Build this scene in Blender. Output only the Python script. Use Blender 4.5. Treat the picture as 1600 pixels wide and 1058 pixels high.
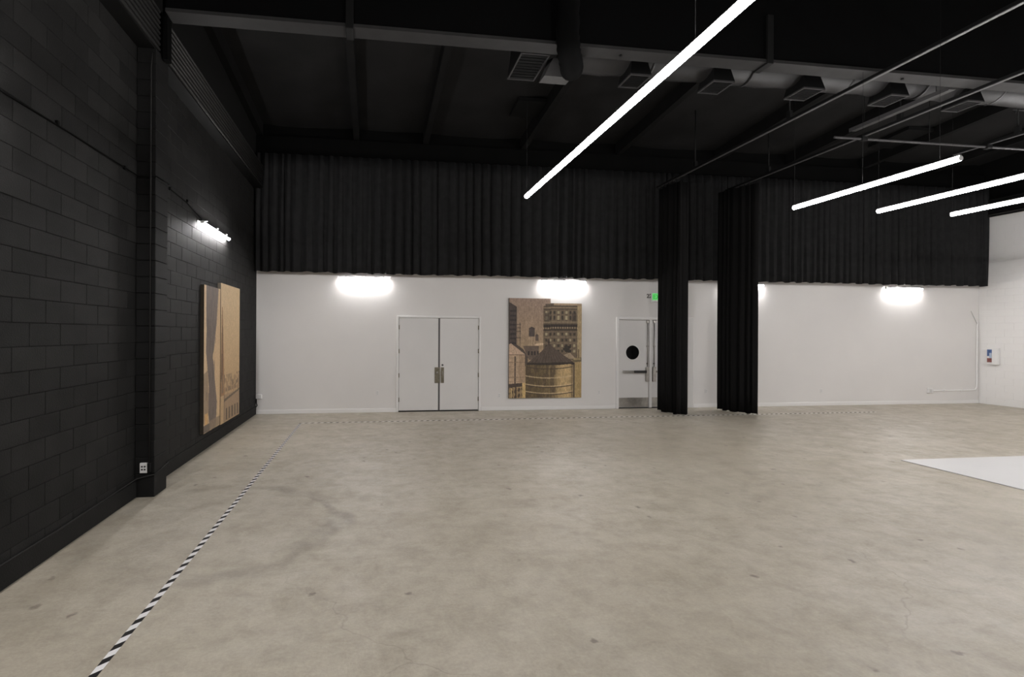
import bpy, math, random
import numpy as np
from mathutils import Vector, Matrix

random.seed(7)
rng = np.random.default_rng(11)
scene = bpy.context.scene
for o in list(bpy.data.objects):
    bpy.data.objects.remove(o)

# ------------------------------------------------------------------ camera
EYE = 2.05
cam_data = bpy.data.cameras.new('camera')
cam = bpy.data.objects.new('camera', cam_data)
scene.collection.objects.link(cam)
cam_data.sensor_fit = 'HORIZONTAL'
cam_data.sensor_width = 36.0
cam_data.lens = 748.27 / 1600 * 36.0
cam_data.shift_x = (800 - 678.23) / 1600
cam_data.shift_y = (520.6 - 529) / 1600
cam_data.clip_start = 0.05
cam_data.clip_end = 200
YAW, ROLL = 0.12642, 0.00546
cam.matrix_world = (Matrix.Translation((0, 0, EYE)) @ Matrix.Rotation(-YAW, 4, 'Z')
                    @ Matrix.Rotation(math.pi / 2, 4, 'X') @ Matrix.Rotation(ROLL, 4, 'Z'))
scene.camera = cam

# ------------------------------------------------------------------ world, exposure, lamp strengths
world = bpy.data.worlds.new('world')
scene.world = world
world.use_nodes = True
world.node_tree.nodes['Background'].inputs[0].default_value = (0, 0, 0, 1)
world.node_tree.nodes['Background'].inputs[1].default_value = 0.0
scene.view_settings.view_transform = 'Standard'
scene.view_settings.look = 'None'
scene.view_settings.exposure = 0.25
scene.view_settings.gamma = 1.0
scene.view_settings.use_curve_mapping = False
LED_GLOW = 70.0        # hanging bar lights over the room
STUDIO_FILL_GLOW = 92.0    # added fill lights out of view, over the studio end and behind the viewer
REAR_FILL_GLOW = 110.0      # added fill lights behind the viewer, beside the black wall
TUBE_GLOW = 178.0      # strip lights on the back wall
SIDE_TUBE_GLOW = 270.0 # strip lights on the black wall
LAMP_COLOUR = (1.0, 0.98, 0.972)

# ------------------------------------------------------------------ room measures (metres)
XL, XR, YB, YF = -2.90, 18.37, 12.43, -6.0      # left, right, back and front wall faces
def roof_z(y): return 7.27 + 0.077 * (YB - y)
def purlin_z(y): return 6.96 + 0.077 * (YB - y)

# ------------------------------------------------------------------ helpers
def lin(c):
    def f(v):
        v /= 255.0
        return v / 12.92 if v <= 0.04045 else ((v + 0.055) / 1.055) ** 2.4
    return tuple(f(v) for v in c)

def mat(name, col, rough=0.6, spec=0.5, metal=0.0, mottle=None, bump=None, emit=None):
    m = bpy.data.materials.new(name)
    m.use_nodes = True
    nt = m.node_tree
    b = nt.nodes['Principled BSDF']
    b.inputs['Base Color'].default_value = (*col, 1)
    b.inputs['Roughness'].default_value = rough
    b.inputs['Specular IOR Level'].default_value = spec
    b.inputs['Metallic'].default_value = metal
    geo = nt.nodes.new('ShaderNodeNewGeometry')
    if mottle:
        sc, amt = mottle
        n = nt.nodes.new('ShaderNodeTexNoise')
        n.inputs['Scale'].default_value = sc
        n.inputs['Detail'].default_value = 4
        nt.links.new(geo.outputs['Position'], n.inputs['Vector'])
        r = nt.nodes.new('ShaderNodeMapRange')
        r.inputs['From Min'].default_value = 0.3
        r.inputs['From Max'].default_value = 0.7
        r.inputs['To Min'].default_value = 1 - amt
        r.inputs['To Max'].default_value = 1 + amt
        nt.links.new(n.outputs['Fac'], r.inputs['Value'])
        mx = nt.nodes.new('ShaderNodeVectorMath')
        mx.operation = 'SCALE'
        mx.inputs[0].default_value = col
        nt.links.new(r.outputs['Result'], mx.inputs['Scale'])
        nt.links.new(mx.outputs['Vector'], b.inputs['Base Color'])
    if bump:
        sc, st = bump
        n = nt.nodes.new('ShaderNodeTexNoise')
        n.inputs['Scale'].default_value = sc
        n.inputs['Detail'].default_value = 5
        nt.links.new(geo.outputs['Position'], n.inputs['Vector'])
        bp = nt.nodes.new('ShaderNodeBump')
        bp.inputs['Strength'].default_value = st
        bp.inputs['Distance'].default_value = 0.01
        nt.links.new(n.outputs['Fac'], bp.inputs['Height'])
        nt.links.new(bp.outputs['Normal'], b.inputs['Normal'])
    if emit:
        b.inputs['Emission Color'].default_value = (*emit[0], 1)
        b.inputs['Emission Strength'].default_value = emit[1]
    return m

class MB:
    """Collects shapes and links them as one mesh object."""
    def __init__(s): s.v, s.f, s.mi, s.sm = [], [], [], []
    def add(s, vs, fs, mi=0, smooth=False):
        k = len(s.v)
        s.v += [tuple(v) for v in vs]
        for f in fs:
            s.f.append([i + k for i in f]); s.mi.append(mi); s.sm.append(smooth)
        return s
    def box(s, x0, x1, y0, y1, z0, z1, mi=0, bev=0.0):
        if bev <= 0:
            vs = [(x, y, z) for z in (z0, z1) for y in (y0, y1) for x in (x0, x1)]
            fs = [(0, 2, 3, 1), (4, 5, 7, 6), (0, 1, 5, 4), (2, 6, 7, 3), (0, 4, 6, 2), (1, 3, 7, 5)]
            return s.add(vs, fs, mi)
        b = min(bev, (x1 - x0) / 2.01, (y1 - y0) / 2.01, (z1 - z0) / 2.01)
        X, Y, Z = (x0, x1), (y0, y1), (z0, z1)
        vs, ids = [], {}
        for i in (0, 1):
            for j in (0, 1):
                for k in (0, 1):
                    sx, sy, sz = (b if i == 0 else -b), (b if j == 0 else -b), (b if k == 0 else -b)
                    for a, p in (('x', (X[i], Y[j] + sy, Z[k] + sz)), ('y', (X[i] + sx, Y[j], Z[k] + sz)), ('z', (X[i] + sx, Y[j] + sy, Z[k]))):
                        ids[(i, j, k, a)] = len(vs); vs.append(p)
        I = lambda i, j, k, a: ids[(i, j, k, a)]
        fs = []
        for i in (0, 1):
            fs.append([I(i, 0, 0, 'x'), I(i, 1, 0, 'x'), I(i, 1, 1, 'x'), I(i, 0, 1, 'x')])
            fs.append([I(0, i, 0, 'y'), I(1, i, 0, 'y'), I(1, i, 1, 'y'), I(0, i, 1, 'y')])
            fs.append([I(0, 0, i, 'z'), I(1, 0, i, 'z'), I(1, 1, i, 'z'), I(0, 1, i, 'z')])
        for i in (0, 1):
            for j in (0, 1):
                fs.append([I(i, j, 0, 'x'), I(i, j, 1, 'x'), I(i, j, 1, 'y'), I(i, j, 0, 'y')])
                fs.append([I(i, 0, j, 'x'), I(i, 1, j, 'x'), I(i, 1, j, 'z'), I(i, 0, j, 'z')])
                fs.append([I(0, i, j, 'y'), I(1, i, j, 'y'), I(1, i, j, 'z'), I(0, i, j, 'z')])
                for k in (0, 1):
                    fs.append([I(i, j, k, 'x'), I(i, j, k, 'y'), I(i, j, k, 'z')])
        c = Vector(((x0 + x1) / 2, (y0 + y1) / 2, (z0 + z1) / 2))
        out = []
        for f in fs:
            p = [Vector(vs[q]) for q in f]
            n = (p[1] - p[0]).cross(p[2] - p[0])
            if n.dot(sum(p, Vector()) / len(p) - c) < 0: f = f[::-1]
            out.append(f)
        return s.add(vs, out, mi)
    def tube(s, pts, r, n=10, mi=0, caps=True):
        """Round bar along a list of points; r is one radius or one per point."""
        pts = [Vector(p) for p in pts]
        rs = r if isinstance(r, (list, tuple)) else [r] * len(pts)
        vs, fs = [], []
        t0 = (pts[1] - pts[0]).normalized()
        up = Vector((0, 0, 1)) if abs(t0.z) < 0.9 else Vector((1, 0, 0))
        u = t0.cross(up).normalized()
        for i, p in enumerate(pts):
            t = (pts[min(i + 1, len(pts) - 1)] - pts[max(i - 1, 0)]).normalized()
            u = (u - t * u.dot(t)).normalized()
            w = t.cross(u)
            for k in range(n):
                a = 2 * math.pi * k / n
                vs.append(p + (u * math.cos(a) + w * math.sin(a)) * rs[i])
        for i in range(len(pts) - 1):
            for k in range(n):
                a, b = i * n + k, i * n + (k + 1) % n
                fs.append((a, b, b + n, a + n))
        s.add(vs, fs, mi, True)
        if caps:
            L = len(pts) - 1
            k = len(s.v) - len(vs)
            s.f.append([k + i for i in range(n)][::-1]); s.mi.append(mi); s.sm.append(False)
            s.f.append([k + L * n + i for i in range(n)]); s.mi.append(mi); s.sm.append(False)
        return s
    def disc(s, c, axis, r, h, n=24, mi=0):
        d = {'x': Vector((h, 0, 0)), 'y': Vector((0, h, 0)), 'z': Vector((0, 0, h))}[axis]
        c = Vector(c)
        return s.tube([c, c + d], r, n, mi)
    def build(s, name, m, parent=None, loc=(0, 0, 0)):
        me = bpy.data.meshes.new(name)
        me.from_pydata(s.v, [], s.f)
        for q in (m if isinstance(m, (list, tuple)) else [m]):
            me.materials.append(q)
        me.polygons.foreach_set('material_index', s.mi)
        me.polygons.foreach_set('use_smooth', s.sm)
        me.update()
        return link(name, me, parent, loc)

def link(name, me, parent=None, loc=(0, 0, 0)):
    o = bpy.data.objects.new(name, me)
    scene.collection.objects.link(o)
    o.location = loc
    if parent: o.parent = parent
    return o

def tag(o, label=None, cat=None, group=None, kind=None):
    if label: o['label'] = label
    if cat: o['category'] = cat
    if group: o['group'] = group
    if kind: o['kind'] = kind
    return o

def thing(name, label, cat, loc=(0, 0, 0), group=None):
    o = bpy.data.objects.new(name, None)
    scene.collection.objects.link(o)
    o.location = loc
    o.empty_display_size = 0.2
    return tag(o, label, cat, group)

def box(name, m, b, parent=None, bev=0.0):
    return MB().box(*b, bev=bev).build(name, m, parent)

def copy_tree(o, parent=None):
    c = o.copy(); scene.collection.objects.link(c); c.parent = parent
    for ch in [q for q in bpy.data.objects if q.parent == o]: copy_tree(ch, c)
    return c

# ------------------------------------------------------------------ materials
M = {}
M['white_wall'] = mat('white_wall_paint', (0.72, 0.70, 0.685), 0.55, 0.3, mottle=(0.7, 0.025), bump=(60, 0.06))
M['white_block'] = mat('white_block_paint', (0.76, 0.745, 0.73), 0.5, 0.35, bump=(45, 0.18))
M['white_trim'] = mat('white_trim_paint', (0.78, 0.765, 0.755), 0.4, 0.4)
M['door_paint'] = mat('door_paint', (0.70, 0.685, 0.675), 0.4, 0.4, mottle=(1.5, 0.02))
M['black_block'] = mat('black_block_paint', (0.0120, 0.0117, 0.0113), 0.66, 0.14, mottle=(3.0, 0.22), bump=(70, 0.35))
M['black_mortar'] = mat('black_mortar', (0.0085, 0.0085, 0.0083), 0.8, 0.12)
def block_tone(m, lo, hi):
    nt = m.node_tree; b = nt.nodes['Principled BSDF']
    src = b.inputs['Base Color'].links[0].from_socket
    oi = nt.nodes.new('ShaderNodeObjectInfo'); r = nt.nodes.new('ShaderNodeMapRange')
    r.inputs['To Min'].default_value = lo; r.inputs['To Max'].default_value = hi
    nt.links.new(oi.outputs['Random'], r.inputs['Value'])
    v = nt.nodes.new('ShaderNodeVectorMath'); v.operation = 'SCALE'
    nt.links.new(src, v.inputs[0]); nt.links.new(r.outputs['Result'], v.inputs['Scale'])
    nt.links.new(v.outputs['Vector'], b.inputs['Base Color'])
block_tone(M['black_block'], 0.78, 1.22)
M['black_pilaster'] = mat('black_pilaster_paint', (0.008, 0.0078, 0.0076), 0.65, 0.15, mottle=(5, 0.15), bump=(60, 0.2))
M['black_wall'] = mat('black_wall_paint', (0.0035, 0.0035, 0.0034), 0.8, 0.06, mottle=(1.5, 0.15))
M['roof'] = mat('black_roof_lining', (0.0120, 0.0117, 0.0117), 0.75, 0.15, mottle=(1.1, 0.3), bump=(2.2, 0.9))
M['purlin'] = mat('black_timber', (0.0080, 0.0078, 0.0078), 0.75, 0.1, mottle=(4, 0.2))
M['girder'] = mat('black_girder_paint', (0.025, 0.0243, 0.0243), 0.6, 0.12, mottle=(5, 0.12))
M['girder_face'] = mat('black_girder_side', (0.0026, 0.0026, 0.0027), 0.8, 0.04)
M['steel_black'] = mat('black_steel', (0.06, 0.06, 0.062), 0.4, 0.5, mottle=(6, 0.15))
M['steel_dull'] = mat('dull_black_steel', (0.006, 0.006, 0.006), 0.6, 0.15)
M['pipe'] = mat('grey_black_pipe', (0.050, 0.048, 0.0495), 0.45, 0.35)
M['duct'] = mat('black_duct_metal', (0.020, 0.0193, 0.0196), 0.5, 0.3, mottle=(2.5, 0.25), bump=(9, 0.3))
M['duct_light'] = mat('grey_duct_metal', (0.06, 0.058, 0.058), 0.6, 0.3, mottle=(30, 0.08))
M['grille'] = mat('black_grille', (0.006, 0.006, 0.006), 0.6, 0.15)
M['grille_rim'] = mat('grille_rim', (0.035, 0.034, 0.0345), 0.5, 0.3)
M['ledger'] = mat('black_ledger', (0.004, 0.0039, 0.0038), 0.65, 0.15)
M['rib'] = mat('black_rib', (0.026, 0.0255, 0.025), 0.5, 0.25)
M['cloth'] = mat('black_drape_cloth', (0.0190, 0.0190, 0.0195), 0.85, 0.05, mottle=(7, 0.15), bump=(160, 0.15))
M['cloth_dark'] = mat('black_velour', (0.010, 0.0097, 0.0097), 0.9, 0.05, bump=(160, 0.15))
M['led'] = mat('bar_light_diffuser', (0.9, 0.9, 0.9), 0.4, emit=(LAMP_COLOUR, LED_GLOW))
M['led_fill'] = mat('fill_light_diffuser', (0.9, 0.9, 0.9), 0.4, emit=(LAMP_COLOUR, STUDIO_FILL_GLOW))
M['led_rear_fill'] = mat('rear_fill_diffuser', (0.9, 0.9, 0.9), 0.4, emit=(LAMP_COLOUR, REAR_FILL_GLOW))
M['tube_side'] = mat('side_strip_tube', (0.9, 0.9, 0.9), 0.4, emit=(LAMP_COLOUR, SIDE_TUBE_GLOW))
M['tube'] = mat('strip_light_tube', (0.9, 0.9, 0.9), 0.4, emit=(LAMP_COLOUR, TUBE_GLOW))
M['lamp_body'] = mat('lamp_body_white', (0.6, 0.6, 0.6), 0.4)
M['lamp_grey'] = mat('lamp_body_grey', (0.30, 0.30, 0.30), 0.4, 0.5, 0.3)
M['wire'] = mat('thin_wire', (0.008, 0.008, 0.008), 0.7, 0.1)
M['steel'] = mat('brushed_steel', (0.42, 0.40, 0.37), 0.32, 0.5, 0.9, mottle=(14, 0.12))
M['bronze'] = mat('worn_bronze', (0.20, 0.18, 0.135), 0.4, 0.5, 0.6, mottle=(25, 0.3))
M['gap'] = mat('dark_gap', (0.05, 0.048, 0.046), 0.7)
M['seal'] = mat('grey_door_seal', (0.10, 0.095, 0.095), 0.6)
M['black_glass'] = mat('black_glass', (0.006, 0.006, 0.006), 0.12, 0.4)
M['black_plastic'] = mat('black_plastic', (0.015, 0.015, 0.015), 0.4)
M['plastic'] = mat('white_plastic', (0.72, 0.71, 0.70), 0.35)
M['socket'] = mat('socket_face', (0.58, 0.57, 0.56), 0.5)
M['cyc'] = mat('white_floor_panel', (0.55, 0.542, 0.538), 0.45, 0.35, mottle=(1.2, 0.02))
M['cable'] = mat('grey_black_cable', (0.018, 0.0175, 0.017), 0.65, 0.12)
M['elbow'] = mat('black_flexible_duct', (0.0028, 0.0028, 0.0028), 0.75, 0.03)
M['cable_black'] = mat('black_cable', (0.004, 0.004, 0.004), 0.75, 0.05)
M['board_edge'] = mat('board_edge', (0.045, 0.034, 0.022), 0.7, mottle=(20, 0.2))
M['exit_face'] = mat('exit_sign_face', (0.10, 0.45, 0.12), 0.4, emit=((0.10, 0.55, 0.14), 0.55))
M['exit_letter'] = mat('exit_sign_letter', (0.0, 0.3, 0.01), 0.4, emit=((0.0, 0.36, 0.01), 0.6))
M['ink'] = mat('black_ink', (0.02, 0.02, 0.02), 0.6)
M['scuff'] = mat('grey_scuff', (0.40, 0.38, 0.36), 0.6)

def concrete():
    m = bpy.data.materials.new('polished_concrete'); m.use_nodes = True
    nt = m.node_tree; N = nt.nodes; L = nt.links
    b = N['Principled BSDF']
    geo = N.new('ShaderNodeNewGeometry')
    P = geo.outputs['Position']
    def noise(scale, detail=6, rough=0.6, dist=0.0, vec=None):
        n = N.new('ShaderNodeTexNoise')
        n.inputs['Scale'].default_value = scale; n.inputs['Detail'].default_value = detail
        n.inputs['Roughness'].default_value = rough; n.inputs['Distortion'].default_value = dist
        L.new(vec or P, n.inputs['Vector']); return n.outputs['Fac']
    def rng_(x, a, b_, c, d, smooth=False):
        r = N.new('ShaderNodeMapRange')
        if smooth: r.interpolation_type = 'SMOOTHSTEP'
        for k, v in zip(('From Min', 'From Max', 'To Min', 'To Max'), (a, b_, c, d)): r.inputs[k].default_value = v
        L.new(x, r.inputs['Value']); return r.outputs['Result']
    def mth(op, x, y=None):
        q = N.new('ShaderNodeMath'); q.operation = op
        for i, v in enumerate((x, y)):
            if v is None: continue
            if isinstance(v, (int, float)): q.inputs[i].default_value = v
            else: L.new(v, q.inputs[i])
        return q.outputs[0]
    def mixc(fac, c1, c2):
        q = N.new('ShaderNodeMix'); q.data_type = 'RGBA'
        L.new(fac, q.inputs[0])
        for s, c in ((q.inputs[6], c1), (q.inputs[7], c2)):
            if isinstance(c, tuple): s.default_value = (*c, 1)
            else: L.new(c, s)
        return q.outputs[2]
    big = rng_(noise(0.45, 5, 0.6, 0.6), 0.35, 0.65, 0, 1)
    col = mixc(big, (0.350, 0.310, 0.245), (0.405, 0.366, 0.300))
    mid = rng_(noise(2.6, 10, 0.72, 0.25), 0.40, 0.72, 0, 0.8, True)
    col = mixc(mid, col, (0.270, 0.235, 0.180))
    streak_v = N.new('ShaderNodeVectorMath'); streak_v.operation = 'MULTIPLY'
    L.new(P, streak_v.inputs[0]); streak_v.inputs[1].default_value = (0.9, 3.2, 1)
    st = rng_(noise(1.5, 9, 0.74, 0.4, streak_v.outputs[0]), 0.48, 0.78, 0, 0.65, True)
    col = mixc(st, col, (0.25, 0.215, 0.165))
    pale = rng_(noise(1.3, 10, 0.75, 0.3), 0.52, 0.8, 0, 0.6, True)
    col = mixc(pale, col, (0.47, 0.435, 0.37))
    fine = mth('MULTIPLY', rng_(noise(42, 5, 0.75), 0.3, 0.7, 0.90, 1.10), rng_(noise(7.5, 8, 0.75), 0.3, 0.7, 0.90, 1.10))
    # tyre-like ring mark left by a turning dolly
    wob = N.new('ShaderNodeVectorMath'); wob.operation = 'SUBTRACT'
    L.new(P, wob.inputs[0]); wob.inputs[1].default_value = (-1.62, 5.35, 0)
    ln = N.new('ShaderNodeVectorMath'); ln.operation = 'LENGTH'; L.new(wob.outputs[0], ln.inputs[0])
    dist = mth('ADD', ln.outputs['Value'], rng_(noise(0.8, 3, 0.5), 0.3, 0.7, -0.22, 0.22))
    ring = mth('ABSOLUTE', mth('SUBTRACT', dist, 1.22))
    ringm = mth('MULTIPLY', rng_(ring, 0.03, 0.14, 0.75, 0.0, True), rng_(noise(3.0, 4), 0.35, 0.6, 0.2, 1.0))
    sx = N.new('ShaderNodeSeparateXYZ'); L.new(P, sx.inputs[0])
    ringm = mth('MULTIPLY', ringm, rng_(sx.outputs['X'], -2.0, -0.9, 0.35, 1.0))
    col = mixc(ringm, col, (0.205, 0.178, 0.14))
    # small dark specks
    vo = N.new('ShaderNodeTexVoronoi'); vo.inputs['Scale'].default_value = 2.9
    wv = N.new('ShaderNodeVectorMath'); wv.operation = 'ADD'
    nn = N.new('ShaderNodeTexNoise'); nn.inputs['Scale'].default_value = 14; L.new(P, nn.inputs['Vector'])
    sc = N.new('ShaderNodeVectorMath'); sc.operation = 'SCALE'; sc.inputs['Scale'].default_value = 0.09
    L.new(nn.outputs['Color'], sc.inputs[0]); L.new(P, wv.inputs[0]); L.new(sc.outputs[0], wv.inputs[1])
    L.new(wv.outputs[0], vo.inputs['Vector'])
    spot = mth('MULTIPLY', rng_(vo.outputs['Distance'], 0.045, 0.12, 0.85, 0.0, True), rng_(noise(0.9, 3), 0.40, 0.5, 0, 1, True))
    col = mixc(spot, col, (0.15, 0.125, 0.10))
    # hairline cracks
    vc = N.new('ShaderNodeTexVoronoi'); vc.feature = 'DISTANCE_TO_EDGE'; vc.inputs['Scale'].default_value = 0.21
    wv2 = N.new('ShaderNodeVectorMath'); wv2.operation = 'ADD'
    n2 = N.new('ShaderNodeTexNoise'); n2.inputs['Scale'].default_value = 1.4; n2.inputs['Detail'].default_value = 6
    L.new(P, n2.inputs['Vector'])
    sc2 = N.new('ShaderNodeVectorMath'); sc2.operation = 'SCALE'; sc2.inputs['Scale'].default_value = 0.9
    L.new(n2.outputs['Color'], sc2.inputs[0]); L.new(P, wv2.inputs[0]); L.new(sc2.outputs[0], wv2.inputs[1])
    L.new(wv2.outputs[0], vc.inputs['Vector'])
    crack = mth('MULTIPLY', rng_(vc.outputs['Distance'], 0.0006, 0.0022, 0.35, 0.0), rng_(noise(0.5, 3), 0.48, 0.6, 0, 1))
    col = mixc(crack, col, (0.17, 0.145, 0.11))
    vs = N.new('ShaderNodeVectorMath'); vs.operation = 'SCALE'
    L.new(col, vs.inputs[0]); L.new(fine, vs.inputs['Scale'])
    L.new(vs.outputs[0], b.inputs['Base Color'])
    rough = rng_(noise(2.2, 10, 0.78, 0.2), 0.35, 0.65, 0.30, 0.62)
    L.new(rough, b.inputs['Roughness'])
    b.inputs['Specular IOR Level'].default_value = 0.5
    h = mth('ADD', mth('MULTIPLY', noise(30, 6, 0.75), 0.8), mth('MULTIPLY', noise(5.0, 8, 0.72), 1.6))
    bp = N.new('ShaderNodeBump'); bp.inputs['Strength'].default_value = 0.30; bp.inputs['Distance'].default_value = 0.012
    L.new(h, bp.inputs['Height']); L.new(bp.outputs['Normal'], b.inputs['Normal'])
    return m
M['concrete'] = concrete()

def hazard(name, along, across, pitch, slope, black=0.47):
    """Diagonal black and white stripes printed on tape."""
    m = bpy.data.materials.new(name); m.use_nodes = True
    nt = m.node_tree; N = nt.nodes; L = nt.links
    b = N['Principled BSDF']
    tc = N.new('ShaderNodeTexCoord'); sx = N.new('ShaderNodeSeparateXYZ'); L.new(tc.outputs['Object'], sx.inputs[0])
    k = N.new('ShaderNodeMath'); k.operation = 'MULTIPLY'; k.inputs[1].default_value = -slope; L.new(sx.outputs[across], k.inputs[0])
    a = N.new('ShaderNodeMath'); a.operation = 'ADD'; L.new(sx.outputs[along], a.inputs[0]); L.new(k.outputs[0], a.inputs[1])
    d = N.new('ShaderNodeMath'); d.operation = 'DIVIDE'; d.inputs[1].default_value = pitch; L.new(a.outputs[0], d.inputs[0])
    fr = N.new('ShaderNodeMath'); fr.operation = 'FRACT'; L.new(d.outputs[0], fr.inputs[0])
    lt = N.new('ShaderNodeMath'); lt.operation = 'LESS_THAN'; lt.inputs[1].default_value = black; L.new(fr.outputs[0], lt.inputs[0])
    mx = N.new('ShaderNodeMix'); mx.data_type = 'RGBA'; L.new(lt.outputs[0], mx.inputs[0])
    mx.inputs[6].default_value = (0.66, 0.645, 0.645, 1); mx.inputs[7].default_value = (0.012, 0.011, 0.011, 1)
    L.new(mx.outputs[2], b.inputs['Base Color'])
    b.inputs['Roughness'].default_value = 0.6; b.inputs['Specular IOR Level'].default_value = 0.15
    return m
M['tape_side'] = hazard('hazard_tape_side', 'Y', 'X', 0.137, 0.9)
M['tape_back'] = hazard('hazard_tape_back', 'X', 'Y', 0.137, 0.9)

def printed(name):
    m = bpy.data.materials.new(name); m.use_nodes = True
    nt = m.node_tree
    at = nt.nodes.new('ShaderNodeAttribute'); at.attribute_name = 'print'
    b = nt.nodes['Principled BSDF']
    nt.links.new(at.outputs['Color'], b.inputs['Base Color'])
    b.inputs['Roughness'].default_value = 0.6; b.inputs['Specular IOR Level'].default_value = 0.3
    return m
M['print'] = printed('printed_board')

# ------------------------------------------------------------------ structure: floor, walls, roof
tag(box('floor', M['concrete'], (XL - 0.2, XR + 0.2, YF - 0.2, YB + 0.2, -0.15, 0.0)),
    'polished beige concrete floor with stains and scuff marks', kind='structure')

# back wall: white below the curtain, black above it; openings for the two doors
wb = MB()
for (x0, x1, z0, z1) in ((XL, 0.63, 0, 2.49), (2.805, 6.65, 0, 2.49), (8.89, XR, 0, 2.49), (XL, XR, 2.49, 3.9)):
    wb.box(x0, x1, YB, YB + 0.2, z0, z1, 0)
wb.box(XL, XR, YB, YB + 0.2, 3.9, 7.45, 1)
wb.box(0.4, 9.1, YB + 0.2, YB + 0.26, 0, 2.6, 0)
tag(wb.build('wall_back', [M['white_wall'], M['black_wall']]), 'white back wall with two double doors, black above the curtain', kind='structure')
tag(box('wall_front', M['white_wall'], (XL - 0.2, XR + 0.2, YF - 0.2, YF, 0, 8.9)), 'white wall closing the room opposite the doors', kind='structure')

# left wall of black concrete blocks
wl = box('wall_left', M['black_mortar'], (XL - 0.2, XL - 0.007, YF, YB + 0.2, 0, 8.9))
tag(wl, 'black painted concrete block wall on the left', kind='structure')
block_cache = {}
def block_mesh(w, h, m, axis='x', sign=1):
    key = (round(w, 3), round(h, 3), m.name, axis, sign)
    if key in block_cache: return block_cache[key]
    g, t, b = 0.002, 0.010, 0.003
    a, c = w / 2 - g, h / 2 - g
    rings = [(0.004, a, c), (t - 0.0025, a, c), (t, a - b, c - b)]
    vs = []
    for (d, p, q) in rings:
        for (sy, sz) in ((-1, -1), (1, -1), (1, 1), (-1, 1)):
            vs.append((sign * d, sy * p, sz * q) if axis == 'x' else (sy * p, sign * d, sz * q))
    fs = []
    for r in (0, 4):
        for k in range(4):
            fs.append((r + k, r + (k + 1) % 4, r + 4 + (k + 1) % 4, r + 4 + k))
    fs.append((8, 9, 10, 11))
    if sign * (1 if axis == 'x' else -1) < 0: fs = [f[::-1] for f in fs]
    me = bpy.data.meshes.new('block'); me.from_pydata(vs, [], fs); me.materials.append(m); me.update()
    block_cache[key] = me
    return me

cells = []
H0, DZ = 0.0872, 0.2032
for r in range(0, 27):
    z0, z1 = max(H0 + DZ * r, 0.205), min(H0 + DZ * (r + 1), 5.56)
    if z1 - z0 < 0.03: continue
    off = 0 if r % 2 == 0 else 1
    for i in range(-40 + off, 44, 2):
        y0 = 4.2735 + DZ * i; y1 = y0 + 2 * DZ
        spans = [(max(y0, YF), min(y1, 6.32)), (max(y0, 6.67), min(y1, YB))]
        for (a, b) in spans:
            if b - a > 0.03: cells.append((a, b, z0, z1))
def seen_size(c):
    y = (c[0] + c[1]) / 2; zc = 0.992 * y - 0.366
    if zc < 2.9 or (570 - 2163 / max(zc, .1)) < -20: return 0
    top = 2.05 + 0.70 * zc
    if c[2] > top: return 0
    return (c[1] - c[0]) * (c[3] - c[2]) / zc ** 3
cells.sort(key=seen_size, reverse=True)
for (a, b, z0, z1) in cells[:298]:
    link('block', block_mesh(b - a, z1 - z0, M['black_block']), wl, (XL - 0.010 + random.uniform(-0.0012, 0.0012), (a + b) / 2, (z0 + z1) / 2))
rest = MB()
for (a, b, z0, z1) in cells[298:]:
    me = block_mesh(b - a, z1 - z0, M['black_block'])
    o = Vector((XL - 0.010, (a + b) / 2, (z0 + z1) / 2))
    rest.add([v.co + o for v in me.vertices], [list(p.vertices) for p in me.polygons])
tag(rest.build('blocks', M['black_block'], wl), kind='stuff')

# black footing course along the left wall
tag(box('baseboard_left', M['black_block'], (XL - 0.007, XL + 0.012, YF, YB, 0, 0.203), bev=0.006), 'low black footing along the left wall', kind='structure')

# pilaster on the left wall
pl = box('pilaster', M['black_mortar'], (XL - 0.007, -2.695, 6.335, 6.655, 0, 5.56))
tag(pl, 'black block pilaster standing out of the left wall', kind='structure')
for r in range(0, 27):
    z0, z1 = (0 if r == 0 else H0 + DZ * r), min(H0 + DZ * (r + 1), 5.56)
    MB().box(XL - 0.005, -2.68 + random.uniform(-.002, .002), 6.32, 6.67, z0 + 0.0015, z1 - 0.0015, bev=0.005).build('block', M['black_pilaster'], pl)

# right wall of white blocks, black from the ledger up
wr = MB().box(XR + 0.0035, XR + 0.2, YF, YB + 0.2, 0, 5.66, 0).box(XR, XR + 0.2, YF, YB + 0.2, 5.66, 8.9, 1).build('wall_right', [M['white_wall'], M['black_wall']])
tag(wr, 'white painted block wall on the right', kind='structure')
for r in range(0, 28):
    z0, z1 = DZ * r, min(DZ * (r + 1), 5.66)
    if z1 - z0 < 0.03: continue
    off = 0 if r % 2 == 0 else 1
    for i in range(off - 1, 8, 2):
        y1 = min(YB - DZ * i, YB); y0 = YB - DZ * (i + 2)
        if y1 - y0 < 0.03: continue
        link('block', block_mesh(y1 - y0, z1 - z0, M['white_block'], 'x', -1), wr, (XR + 0.010 + random.uniform(-.0006, .0006), (y0 + y1) / 2, (z0 + z1) / 2))

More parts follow.
